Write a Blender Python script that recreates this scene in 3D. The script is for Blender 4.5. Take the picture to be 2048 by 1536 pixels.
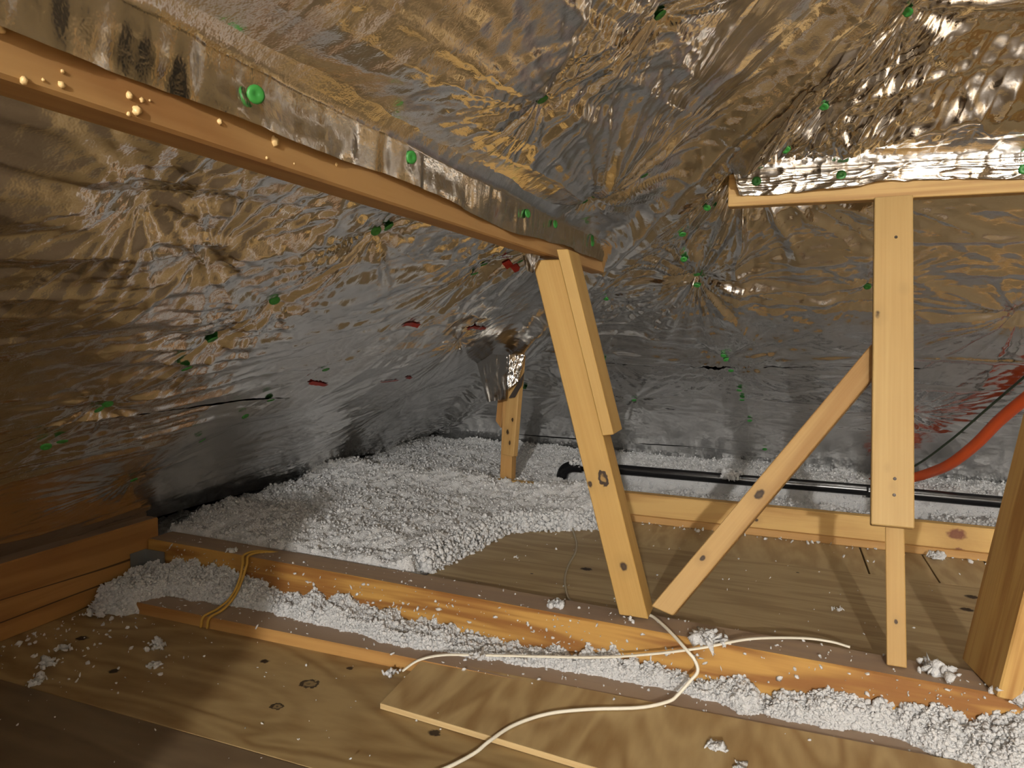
import bpy, bmesh, math, random
import numpy as np
from mathutils import Vector, Matrix, Euler

# ------------------------------------------------------------------ scene, camera, light
for o in list(bpy.data.objects):
    bpy.data.objects.remove(o)
scn = bpy.context.scene
COL = scn.collection
random.seed(7)
RNG = np.random.default_rng(11)

cam_d = bpy.data.cameras.new('camera')
cam_d.sensor_width = 36.0
cam_d.lens = 36.0 * 1400.0 / 2048.0
cam_d.clip_start = 0.02
cam = bpy.data.objects.new('camera', cam_d)
COL.objects.link(cam)
PSI, PIT, ROL = math.radians(20.9), math.radians(4.62), math.radians(0.9)
f0 = Vector((-math.sin(PSI), math.cos(PSI), 0)); r0 = Vector((math.cos(PSI), math.sin(PSI), 0)); zz = Vector((0, 0, 1))
fw = f0 * math.cos(PIT) - zz * math.sin(PIT); up = f0 * math.sin(PIT) + zz * math.cos(PIT)
rt = r0 * math.cos(ROL) + up * math.sin(ROL); uu = up * math.cos(ROL) - r0 * math.sin(ROL)
cam.matrix_world = Matrix(((rt.x, uu.x, -fw.x, 0), (rt.y, uu.y, -fw.y, 0), (rt.z, uu.z, -fw.z, 0.8), (0, 0, 0, 1)))
scn.camera = cam

w = bpy.data.worlds.new('world'); scn.world = w; w.use_nodes = True
w.node_tree.nodes['Background'].inputs[0].default_value = (0.9, 0.95, 1.0, 1)
w.node_tree.nodes['Background'].inputs[1].default_value = 0.01

scn.view_settings.view_transform = 'Standard'
scn.view_settings.look = 'None'
scn.view_settings.gamma = 1.0
scn.view_settings.use_curve_mapping = False
scn.view_settings.exposure = 0.06

scn.cycles.max_bounces = 6; scn.cycles.diffuse_bounces = 3; scn.cycles.glossy_bounces = 4; scn.cycles.adaptive_threshold = 0.03
LAMP = Vector((0.75, -4.1, 1.74))          # bare bulb hanging under the ridge, behind the camera
ld = bpy.data.lights.new('bulb_light', 'POINT'); ld.energy = 700.0; ld.shadow_soft_size = 0.045
ld.color = (1.0, 0.955, 0.89)
lo = bpy.data.objects.new('bulb_light', ld); lo.location = LAMP; COL.objects.link(lo)

# ------------------------------------------------------------------ helpers
def tag(o, label=None, cat=None, group=None, kind=None):
    if label: o['label'] = label
    if cat: o['category'] = cat
    if group: o['group'] = group
    if kind: o['kind'] = kind
    return o

def empty(name, loc, label=None, cat=None, kind=None, group=None):
    o = bpy.data.objects.new(name, None); o.empty_display_size = 0.05
    o.location = loc; COL.objects.link(o)
    return tag(o, label, cat, group, kind)

def mesh_np(name, v, faces, mat, smooth=True, parent=None):
    v = np.asarray(v, dtype=np.float32); faces = np.asarray(faces, dtype=np.int32)
    me = bpy.data.meshes.new(name)
    n, k = faces.shape
    me.vertices.add(len(v)); me.vertices.foreach_set('co', v.ravel())
    me.loops.add(n * k); me.loops.foreach_set('vertex_index', faces.ravel())
    me.polygons.add(n)
    me.polygons.foreach_set('loop_start', np.arange(0, n * k, k, dtype=np.int32))
    me.polygons.foreach_set('loop_total', np.full(n, k, dtype=np.int32))
    me.polygons.foreach_set('use_smooth', np.full(n, smooth, dtype=bool))
    me.update(calc_edges=True); me.validate()
    me.materials.append(mat)
    o = bpy.data.objects.new(name, me); COL.objects.link(o)
    if parent is not None: setparent(o, parent)
    return o

def setparent(o, p):
    """o is given in world space; keep it there under p"""
    m = o.matrix_basis.copy(); pm = Matrix.Identity(4); q = p
    while q is not None:
        pm = q.matrix_basis @ pm; q = q.parent
    o.parent = p
    o.matrix_basis = pm.inverted() @ m

def recenter(o, c):
    c = Vector(c)
    o.data.transform(Matrix.Translation(-c)); o.matrix_basis = o.matrix_basis @ Matrix.Translation(c)

def from_bm(name, bm, mat, parent=None, smooth=False):
    me = bpy.data.meshes.new(name); bm.to_mesh(me); bm.free()
    me.materials.append(mat)
    if smooth:
        for p in me.polygons: p.use_smooth = True
    o = bpy.data.objects.new(name, me); COL.objects.link(o)
    if parent is not None: setparent(o, parent)
    return o

def board(name, p0, p1, wid, hgt, mat, parent=None, upv=(0, 0, 1), bev=0.002, cut0=0.0, cut1=0.0, wob=0.0):
    """timber from p0 to p1 (centre line): local X along, local Z toward upv (hgt), local Y sideways (wid).
    cut0/cut1 skew the two end faces (tan of the end-cut angle, along local Y)."""
    p0 = Vector(p0); p1 = Vector(p1); d = p1 - p0; L = d.length; x = d.normalized()
    z = Vector(upv) - x * x.dot(Vector(upv)); z.normalize(); y = z.cross(x)
    bm = bmesh.new()
    n = max(1, int(L / 0.12))
    rings = []
    rs = random.Random(hash((round(p0.x, 3), round(p1.y, 3))) & 0xffff)
    for i in range(n + 1):
        t = i / n; ring = []
        oy = wob * math.sin(t * 5 + rs.random() * .2); oz = wob * .6 * math.sin(t * 7.3 + 1)
        for (sy, sz) in ((-1, -1), (1, -1), (1, 1), (-1, 1)):
            yy = sy * wid / 2; xx = t * L
            if i == 0: xx += cut0 * yy
            if i == n: xx += cut1 * yy
            ring.append(bm.verts.new((xx, yy + oy, sz * hgt / 2 + oz)))
        rings.append(ring)
    for a, b in zip(rings, rings[1:]):
        for k in range(4):
            bm.faces.new((a[k], a[(k + 1) % 4], b[(k + 1) % 4], b[k]))
    bm.faces.new(rings[0][::-1]); bm.faces.new(rings[-1])
    bmesh.ops.recalc_face_normals(bm, faces=bm.faces)
    if bev:
        eds = [e for e in bm.edges if e.calc_face_angle(0) > 0.6]
        bmesh.ops.bevel(bm, geom=eds, offset=bev, segments=1, affect='EDGES', profile=0.5)
    me = bpy.data.meshes.new(name); bm.to_mesh(me); bm.free(); me.materials.append(mat)
    o = bpy.data.objects.new(name, me); COL.objects.link(o)
    o.matrix_basis = Matrix(((x.x, y.x, z.x, p0.x), (x.y, y.y, z.y, p0.y), (x.z, y.z, z.z, p0.z), (0, 0, 0, 1)))
    if parent is not None: setparent(o, parent)
    return o

def slab(name, pts, z0, z1, mat, parent=None, bev=0.001):
    """flat sheet with outline pts (counter-clockwise) from z0 to z1; origin at its centre"""
    c = Vector((sum(p[0] for p in pts) / len(pts), sum(p[1] for p in pts) / len(pts), z1))
    bm = bmesh.new()
    a = [bm.verts.new((p[0] - c.x, p[1] - c.y, z0 - c.z)) for p in pts]
    b = [bm.verts.new((p[0] - c.x, p[1] - c.y, 0)) for p in pts]
    bm.faces.new(a[::-1]); bm.faces.new(b)
    for i in range(len(pts)):
        j = (i + 1) % len(pts); bm.faces.new((a[i], a[j], b[j], b[i]))
    if bev: bmesh.ops.bevel(bm, geom=list(bm.edges), offset=bev, segments=1, affect='EDGES')
    o = from_bm(name, bm, mat); o.location = c
    if parent is not None: setparent(o, parent)
    return o

def rect(x0, x1, y0, y1): return [(x0, y0), (x1, y0), (x1, y1), (x0, y1)]

def spline(pts, n=10):
    P = [Vector(p) for p in pts]; P = [P[0] * 2 - P[1]] + P + [P[-1] * 2 - P[-2]]; out = []
    for i in range(1, len(P) - 2):
        for k in range(n):
            t = k / n; a, b, c, d = P[i - 1], P[i], P[i + 1], P[i + 2]
            out.append(0.5 * ((2 * b) + (c - a) * t + (2 * a - 5 * b + 4 * c - d) * t * t + (3 * b - a - 3 * c + d) * t ** 3))
    out.append(P[-2]); return out

def tube(name, pts, r, mat, parent=None, n=10, seg=10, flat=1.0, raw=False):
    P = pts if raw else spline(pts, n)
    V = []; F = []; prev = None
    for i, p in enumerate(P):
        p = Vector(p); t = (Vector(P[min(i + 1, len(P) - 1)]) - Vector(P[max(i - 1, 0)])).normalized()
        if prev is None:
            a = t.orthogonal().normalized() if abs(t.z) > .95 else t.cross(zz).normalized()
        else:
            a = (prev - t * prev.dot(t)).normalized()
        prev = a; b = t.cross(a)
        for k in range(seg):
            th = 2 * math.pi * k / seg
            V.append(p + a * (math.cos(th) * r) + b * (math.sin(th) * r * flat))
    m = len(P)
    for i in range(m - 1):
        for k in range(seg):
            k2 = (k + 1) % seg
            F.append((i * seg + k, i * seg + k2, (i + 1) * seg + k2, (i + 1) * seg + k))
    c0 = len(V); V.append(Vector(P[0])); V.append(Vector(P[-1]))
    for k in range(seg):
        k2 = (k + 1) % seg
        F.append((c0, k2, k, c0)); F.append((c0 + 1, (m - 1) * seg + k, (m - 1) * seg + k2, c0 + 1))
    me = bpy.data.meshes.new(name)
    me.from_pydata([tuple(v) for v in V], [], [f if f[0] != f[3] else f[:3] for f in F]); me.materials.append(mat)
    for p in me.polygons: p.use_smooth = True
    o = bpy.data.objects.new(name, me); COL.objects.link(o)
    recenter(o, P[0])
    if parent is not None: setparent(o, parent)
    return o

# ------------------------------------------------------------------ numpy noise
def _h(ix, iy, s):
    x = (ix.astype(np.int64) * 374761393 + iy.astype(np.int64) * 668265263 + s * 144665) & 0xffffffff
    x = ((x ^ (x >> 13)) * 1274126177) & 0xffffffff
    x = x ^ (x >> 16)
    return (x & 0xffff) / 32767.5 - 1.0

def vn(x, y, s=0):
    x = np.asarray(x, float); y = np.asarray(y, float)
    ix = np.floor(x); iy = np.floor(y); fx = x - ix; fy = y - iy
    ux = fx * fx * fx * (fx * (fx * 6 - 15) + 10); uy = fy * fy * fy * (fy * (fy * 6 - 15) + 10)
    a = _h(ix, iy, s); b = _h(ix + 1, iy, s); c = _h(ix, iy + 1, s); d = _h(ix + 1, iy + 1, s)
    return (a * (1 - ux) + b * ux) * (1 - uy) + (c * (1 - ux) + d * ux) * uy

def fbm(x, y, s=0, o=3):
    r = 0; a = 1.0
    for i in range(o):
        r = r + a * vn(x * 2 ** i, y * 2 ** i, s + 17 * i); a *= .5
    return r

def ridge(x, y, s=0): return (1 - np.abs(vn(x, y, s))) ** 2
def sstep(t): t = np.clip(t, 0, 1); return t * t * (3 - 2 * t)

# ------------------------------------------------------------------ materials
def newmat(name):
    m = bpy.data.materials.new(name); m.use_nodes = True
    nt = m.node_tree; b = nt.nodes['Principled BSDF']
    return m, nt, b

def N(nt, t, **kw):
    n = nt.nodes.new(t)
    for k, v in kw.items():
        if k.startswith('i_'):
            key = k[2:]; n.inputs[int(key) if key.isdigit() else key].default_value = v
        else: setattr(n, k, v)
    return n

def ramp(nt, stops, interp='LINEAR'):
    r = nt.nodes.new('ShaderNodeValToRGB'); e = r.color_ramp.elements; r.color_ramp.interpolation = interp
    while len(e) < len(stops): e.new(0.5)
    for k, (p, c) in enumerate(stops):
        e[k].position = p; e[k].color = (c[0], c[1], c[2], 1)
    return r

def plain(name, col, rough=0.5, metal=0.0, **kw):
    m, nt, b = newmat(name)
    b.inputs['Base Color'].default_value = (*col, 1); b.inputs['Roughness'].default_value = rough
    b.inputs['Metallic'].default_value = metal
    return m

WK = .77
def wood(name, light, dark, grain=14.0, bands=2.5, rough=0.62, knots=(), check=0.0, axis='X', seed=0.0, band_amt=1.0, dust=0.0):
    """softwood: grain along local X; knots = (x,y,z,r,ring) in local metres"""
    light = tuple(WK * q * k_ for q, k_ in zip(light, (1.03, .99, .86))); dark = tuple(WK * q * k_ for q, k_ in zip(dark, (1.03, .98, .86)))
    m, nt, b = newmat(name); L = nt.links.new
    tc = N(nt, 'ShaderNodeTexCoord')
    mp = N(nt, 'ShaderNodeMapping'); mp.inputs['Location'].default_value = (seed, seed * 1.7, seed * .6)
    mp.inputs['Scale'].default_value = (1.0, grain, grain) if axis == 'X' else (grain, 1.0, grain)
    L(tc.outputs['Object'], mp.inputs['Vector'])
    n1 = N(nt, 'ShaderNodeTexNoise', i_Scale=1.0, i_Detail=3.0, i_Distortion=0.6)
    L(mp.outputs[0], n1.inputs['Vector'])
    mul = N(nt, 'ShaderNodeMath', operation='MULTIPLY', i_1=bands * 6.28); L(n1.outputs['Fac'], mul.inputs[0])
    sn = N(nt, 'ShaderNodeMath', operation='SINE'); L(mul.outputs[0], sn.inputs[0])
    ma = N(nt, 'ShaderNodeMath', operation='MULTIPLY_ADD', i_1=.5 * band_amt, i_2=.5); L(sn.outputs[0], ma.inputs[0])
    mp2 = N(nt, 'ShaderNodeMapping')
    mp2.inputs['Scale'].default_value = (4.0, grain * 14, grain * 14) if axis == 'X' else (grain * 14, 4.0, grain * 14)
    L(tc.outputs['Object'], mp2.inputs['Vector'])
    n2 = N(nt, 'ShaderNodeTexNoise', i_Scale=1.0, i_Detail=2.0); L(mp2.outputs[0], n2.inputs['Vector'])
    n3 = N(nt, 'ShaderNodeTexNoise', i_Scale=5.0, i_Detail=3.0); L(tc.outputs['Object'], n3.inputs['Vector'])
    a1 = N(nt, 'ShaderNodeMath', operation='MULTIPLY_ADD', i_1=.55, i_2=-.28); L(n2.outputs['Fac'], a1.inputs[0])
    a2 = N(nt, 'ShaderNodeMath', operation='ADD'); L(ma.outputs[0], a2.inputs[0]); L(a1.outputs[0], a2.inputs[1])
    a3 = N(nt, 'ShaderNodeMath', operation='MULTIPLY_ADD', i_1=.5, i_2=-.25); L(n3.outputs['Fac'], a3.inputs[0])
    a4 = N(nt, 'ShaderNodeMath', operation='ADD'); L(a2.outputs[0], a4.inputs[0]); L(a3.outputs[0], a4.inputs[1])
    cr = ramp(nt, [(0.0, dark), (0.95, light)]); L(a4.outputs[0], cr.inputs[0])
    out = cr.outputs[0]
    def mix(fac, col, colout):
        mx = N(nt, 'ShaderNodeMix', data_type='RGBA'); L(fac, mx.inputs[0]); L(colout, mx.inputs[6]); mx.inputs[7].default_value = (*col, 1)
        return mx.outputs[2]
    if knots: nn = N(nt, 'ShaderNodeTexNoise', i_Scale=90.0, i_Detail=1.0); L(tc.outputs['Object'], nn.inputs['Vector'])
    for (kx, ky, kz, kr, ring) in knots:
        s = N(nt, 'ShaderNodeVectorMath', operation='SUBTRACT'); L(tc.outputs['Object'], s.inputs[0]); s.inputs[1].default_value = (kx, ky, kz)
        q = N(nt, 'ShaderNodeVectorMath', operation='MULTIPLY'); L(s.outputs[0], q.inputs[0])
        q.inputs[1].default_value = (1 / (1.5 * kr), 1 / kr, 1 / kr) if axis == 'X' else (1 / kr, 1 / (1.5 * kr), 1 / kr)
        ln = N(nt, 'ShaderNodeVectorMath', operation='LENGTH'); L(q.outputs[0], ln.inputs[0])
        ad = N(nt, 'ShaderNodeMath', operation='MULTIPLY_ADD', i_1=.7, i_2=-.35); L(nn.outputs['Fac'], ad.inputs[0])
        dd = N(nt, 'ShaderNodeMath', operation='ADD'); L(ln.outputs['Value'], dd.inputs[0]); L(ad.outputs[0], dd.inputs[1])
        # grain swirl tint around the knot
        d2 = N(nt, 'ShaderNodeMath', operation='MULTIPLY', i_1=.33); L(dd.outputs[0], d2.inputs[0])
        k2 = ramp(nt, [(0.3, (.45, .45, .45)), (1.0, (0, 0, 0))]); L(d2.outputs[0], k2.inputs[0])
        out = mix(k2.outputs[0], tuple(.55 * a + .25 * b_ for a, b_ in zip(dark, light)), out)
        if ring == 1:
            kc = ramp(nt, [(0.0, (.35, .35, .35)), (.5, (.3, .3, .3)), (.66, (1, 1, 1)), (.92, (1, 1, 1)), (1.0, (0, 0, 0))])
        else:
            kc = ramp(nt, [(0.0, (.9, .9, .9)), (.6, (1, 1, 1)), (1.0, (0, 0, 0))])
        L(dd.outputs[0], kc.inputs[0])
        kcol = (.035, .018, .008) if ring != 2 else (.16, .05, .025)
        out = mix(kc.outputs[0], kcol, out)
    if check:
        mp3 = N(nt, 'ShaderNodeMapping'); mp3.inputs['Location'].default_value = (1.3 + seed, .37, .71)
        mp3.inputs['Scale'].default_value = (.45, 7, 9); L(tc.outputs['Object'], mp3.inputs['Vector'])
        n4 = N(nt, 'ShaderNodeTexNoise', i_Scale=1.0, i_Detail=1.5); L(mp3.outputs[0], n4.inputs['Vector'])
        sb = N(nt, 'ShaderNodeMath', operation='SUBTRACT', i_1=.5); L(n4.outputs['Fac'], sb.inputs[0])
        ab = N(nt, 'ShaderNodeMath', operation='ABSOLUTE'); L(sb.outputs[0], ab.inputs[0])
        ck = ramp(nt, [(0.0, (check,) * 3), (.0035, (check,) * 3), (.0075, (0, 0, 0))]); L(ab.outputs[0], ck.inputs[0])
        out = mix(ck.outputs[0], (.02, .01, .005), out)
    if dust:
        ge = N(nt, 'ShaderNodeNewGeometry'); sx = N(nt, 'ShaderNodeSeparateXYZ'); L(ge.outputs['Normal'], sx.inputs[0])
        dr = ramp(nt, [(.75, (0, 0, 0)), (.95, (dust,) * 3)]); L(sx.outputs['Z'], dr.inputs[0])
        out = mix(dr.outputs[0], (.33, .25, .185), out)
    L(out, b.inputs['Base Color'])
    b.inputs['Roughness'].default_value = rough
    bp = N(nt, 'ShaderNodeBump', i_Strength=.18, i_Distance=.002); L(n2.outputs['Fac'], bp.inputs['Height']); L(bp.outputs[0], b.inputs['Normal'])
    return m

def foil_mat(name, rough=.15):
    m, nt, b = newmat(name); L = nt.links.new
    tc = N(nt, 'ShaderNodeTexCoord')
    b.inputs['Base Color'].default_value = (.79, .788, .782, 1); b.inputs['Metallic'].default_value = 1.0
    n1 = N(nt, 'ShaderNodeTexNoise', i_Scale=7.0, i_Detail=2.0); L(tc.outputs['Object'], n1.inputs['Vector'])
    mr = N(nt, 'ShaderNodeMapRange', i_1=.3, i_2=.7, i_3=rough * .75, i_4=rough * 1.3); L(n1.outputs['Fac'], mr.inputs[0])
    L(mr.outputs[0], b.inputs['Roughness'])
    n2 = N(nt, 'ShaderNodeTexNoise', i_Scale=55.0, i_Detail=2.0); L(tc.outputs['Object'], n2.inputs['Vector'])
    n3 = N(nt, 'ShaderNodeTexNoise', i_Scale=420.0, i_Detail=0.0); L(tc.outputs['Object'], n3.inputs['Vector'])
    b1 = N(nt, 'ShaderNodeBump', i_Strength=.14, i_Distance=.006); L(n2.outputs['Fac'], b1.inputs['Height'])
    b2 = N(nt, 'ShaderNodeBump', i_Strength=.12, i_Distance=.001); L(n3.outputs['Fac'], b2.inputs['Height']); L(b1.outputs[0], b2.inputs['Normal'])
    L(b2.outputs[0], b.inputs['Normal'])
    return m

M_FOIL = foil_mat('aluminium_foil')
FIR_L, FIR_D = (.66, .36, .125), (.40, .165, .045)      # fresh orange fir
PINE_L, PINE_D = (.70, .45, .19), (.52, .29, .10)       # pale pine
M_OLD = wood('old_fir', (.60, .345, .095), (.33, .145, .035), grain=11, bands=5.0, rough=.6, dust=.8)
M_OLDC = wood('checked_old_fir', (.50, .26, .085), (.36, .165, .05), grain=12, bands=2.4, rough=.65, check=.9, seed=.4, dust=.7)
M_PUR = wood('rough_purlin_fir', (.62, .385, .17), (.43, .225, .085), grain=9, bands=2.4, rough=.7, seed=2.0)
M_PINE = wood('pale_pine', PINE_L, PINE_D, grain=16, bands=1.6, band_amt=.7, seed=.9)
M_GREY = wood('weathered_board', (.40, .30, .225), (.29, .205, .145), grain=14, bands=1.4, band_amt=.6, rough=.8, seed=3.1)
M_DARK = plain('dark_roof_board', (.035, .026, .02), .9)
def fluff(name, col):
    m, nt, b = newmat(name); nt.nodes.remove(b); L = nt.links.new
    d = N(nt, 'ShaderNodeBsdfDiffuse'); t = N(nt, 'ShaderNodeBsdfTranslucent'); mx = N(nt, 'ShaderNodeMixShader', i_0=.36)
    d.inputs[0].default_value = (*col, 1); t.inputs[0].default_value = (*col, 1)
    tc = N(nt, 'ShaderNodeTexCoord'); nz = N(nt, 'ShaderNodeTexNoise', i_Scale=260.0, i_Detail=1.0); L(tc.outputs['Object'], nz.inputs['Vector'])
    bp = N(nt, 'ShaderNodeBump', i_Strength=.8, i_Distance=.004); L(nz.outputs['Fac'], bp.inputs['Height']); L(bp.outputs[0], d.inputs['Normal']); L(bp.outputs[0], t.inputs['Normal'])
    L(d.outputs[0], mx.inputs[1]); L(t.outputs[0], mx.inputs[2]); L(mx.outputs[0], nt.nodes['Material Output'].inputs[0])
    return m
M_WHITE = fluff('white_fibreglass', (.90, .905, .91))
M_GREEN = plain('green_plastic', (.04, .26, .045), .45)
M_RED = plain('red_ink', (.42, .03, .02), .55)
M_BLACK = plain('black_plastic_pipe', (.008, .008, .009), .22)
M_ORANGE = plain('orange_conduit', (.60, .085, .015), .38)
M_WIRE = plain('dark_green_wire_sheath', (.025, .04, .02), .45)
M_CABLE = plain('white_cable_sheath', (.78, .74, .62), .45)
M_CABLE2 = plain('grey_wire_sheath', (.36, .31, .22), .55)
M_YELLOW = plain('yellow_twine', (.50, .30, .05), .7)
M_STEEL = plain('galvanised_steel', (.30, .31, .31), .5, .8)
M_RESIN = plain('dried_resin', (.86, .62, .30), .25)
M_HOLE = plain('nail_head', (.05, .04, .035), .5, .6)

# ------------------------------------------------------------------ roof geometry
MS, XL, ZE, YB0, KB = .65, -1.85, .18, 3.48, .045       # pitch, left eave, eave height, back eave
XR = 1.30                                               # ridge
def zL(x): return ZE + MS * (x - XL)
def sB(x, y): return YB0 - KB * (x + 1.0) - y            # horizontal run from the back eave
def yB(x, s): return YB0 - KB * (x + 1.0) - s
def hip_y(x): return YB0 - KB * (x + 1.0) - (x - XL)     # plan line of the hip
def hip_x(s): return XL + s
def hipd(x, y): return ((x - XL) - sB(x, y)) / math.sqrt(2)
NL = Vector((MS, 0, -1)).normalized()                   # into the room
NB = Vector((-MS * KB, -MS, -1)).normalized()

CAPS_L = [(-.634, .999), (-.617, 1.005), (-.809, .963), (-.915, .934), (-.976, .929), (-1.042, 1.43), (-1.156, 1.367), (-1.109, .893),
          (-1.13, .894), (-1.227, 1.36), (-1.322, 1.318), (-1.51, 1.288), (-1.23, .864), (-1.218, .886), (-.662, 1.529), (-.688, 1.528),
          (-.617, 1.621), (-.357, 1.041), (-.186, 1.074), (-.441, 1.606), (-.417, 1.612), (-.322, 1.639)]
CAPS_B = [(.193, 1.524), (.065, 1.671), (-.005, 1.742), (.144, 1.783), (-.098, 1.835), (-.192, 1.93), (-.261, 2.002), (-.27, 2.112),
          (-.245, 2.204), (-.247, 2.242), (.224, 2.244), (-.186, 2.594), (-.179, 2.62), (-.164, 2.68), (-.635, 2.656), (-.138, 2.801),
          (-.13, 2.86), (-.546, 2.307), (-.104, 3.021), (-.044, 3.246), (-.568, 2.947), (-1.053, 2.92)]
# pulled points: x, y, amplitude, reach
STAR_L = [(-.809, .963, .006, .22), (-.915, .934, .004, .15), (-.634, .999, .006, .25), (-1.042, 1.43, .003, .2), (-1.12, .893, .004, .25),
          (-1.51, 1.288, .003, .2), (-.67, 1.53, .006, .28), (-.357, 1.041, .008, .3), (-.186, 1.074, .008, .3), (-.435, 1.606, .018, .42),
          (-.322, 1.639, .004, .15), (-.66, .58, .007, .2), (-.72, .72, .006, .18), (-1.30, 2.3, .004, .3), (-.95, 2.0, .005, .3)]
STAR_B = [(.193, 1.524, .012, .35), (.065, 1.671, .009, .3), (-.098, 1.835, .020, .55), (.144, 1.783, .006, .2), (-.245, 2.215, .015, .5),
          (-.261, 2.04, .005, .2), (.224, 2.244, .006, .2), (-.182, 2.61, .008, .25), (-.16, 2.70, .005, .2), (-.635, 2.656, .004, .2),
          (-.546, 2.307, .006, .2), (-.568, 2.947, .006, .2), (-.104, 3.021, .003, .15), (-.85, 2.95, .006, .25), (.62, 2.35, .008, .3), (.45, 2.9, .006, .3)]

CRUMPLE_L = [(-.70, .66, .006, .13), (-.70, .80, .007, .12), (-.62, .72, .005, .12), (-.45, .72, .0018, .22), (-.38, .9, .002, .2), (-.43, 1.75, .003, .15), (-.25, 1.3, .002, .2)]
CRUMPLE_B = [(.21, 1.66, .008, .13), (.15, 1.72, .006, .12), (.35, 1.70, .006, .18), (.0, 1.68, .006, .16), (-.35, 2.35, .004, .2), (.6, 2.3, .006, .25)]
def field(x, y, side):
    """displacement of the foil toward the room along the slope normal, metres"""
    if side == 'L':
        a, v = y, (x - XL) / .8385; stars = STAR_L; sd = 3
    else:
        a, v = x, sB(x, y) / .8385; stars = STAR_B; sd = 51
    wx = a + .05 * vn(a * 5, v * 5, sd + 1); wv = v + .03 * vn(a * 4 + 9, v * 4, sd + 2)
    d = .012 * vn(a * 1.7, v * 2.3, sd) + .006 * vn(a * 4, v * 5, sd + 3)
    # tension folds running mostly along the eave
    rot = .16 if side == 'L' else -.04
    p = wx + rot * wv; q = wv - rot * wx
    amp = sstep(.5 + 1.1 * vn(a * 2.1, v * 2.6, sd + 4))
    d = d + amp * (.0065 * ridge(p * 1.8, q * 15, sd + 5) + .0034 * ridge(p * 3.4, q * 36, sd + 6) + .0006 * ridge(p * 6, q * 70, sd + 16))
    # soft crumple
    cr = sstep(.15 + 1.2 * vn(a * 2.7 + 4, v * 2.7, sd + 7))
    if side == 'L': cr = cr * (1 - .7 * sstep((x + .58) / .06))
    d = d + cr * (.0018 * ridge(wx * 9, wv * 13, sd + 8) + .0007 * ridge(wx * 23, wv * 29, sd + 9))
    d = d + .0006 * vn(a * 40, v * 46, sd + 10)
    for k, (sx, sy, A, R) in enumerate(stars):
        da = (sy if side == 'L' else sx); dv = ((sx - XL) if side == 'L' else sB(sx, sy)) / .8385
        ex = a - da; ey = v - dv
        near = (np.abs(ex) < R * 4) & (np.abs(ey) < R * 4)
        if not np.any(near): continue
        ex = np.where(near, ex, 9.0); ey = np.where(near, ey, 9.0)
        r = np.sqrt(ex * ex + ey * ey) + 1e-6
        c, s_ = ex / r, ey / r
        ww = .12 * vn(a * 9, v * 9, sd + 12)
        f1 = ridge(c * 3.1 + 5.3 * k + ww, s_ * 3.1 + 2.1 * k + ww, sd + 20 + k)
        f2 = ridge(c * 7.3 + 3.3 * k, s_ * 7.3 + r * 1.5, sd + 40 + k)
        f3 = ridge(c * 15 + 3.3 * k, s_ * 15 + r * 2.5, sd + 60 + k)
        env = np.exp(-r / R * 1.05) * (1 - np.exp(-r / .04))
        d = d + A * env * (1.4 * f1 + 1.0 * f2 + .28 * f3) - A * 1.6 * np.exp(-(r / .05) ** 2)
    for (sx, sy, A, R) in (CRUMPLE_L if side == 'L' else CRUMPLE_B):
        ex = (y if side == 'L' else x) - (sy if side == 'L' else sx); ey = ((x - sx) if side == 'L' else -(y - sy)) / .8385
        e = np.exp(-((ex / R) ** 2 + (ey / (R * .8)) ** 2))
        d = d + A * e * (ridge(wx * 9, wv * 12, sd + 80) + .5 * ridge(wx * 19 + .3 * wv, wv * 25, sd + 81) + .15 * ridge(wx * 46, wv * 51, sd + 82))
    return d

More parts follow.
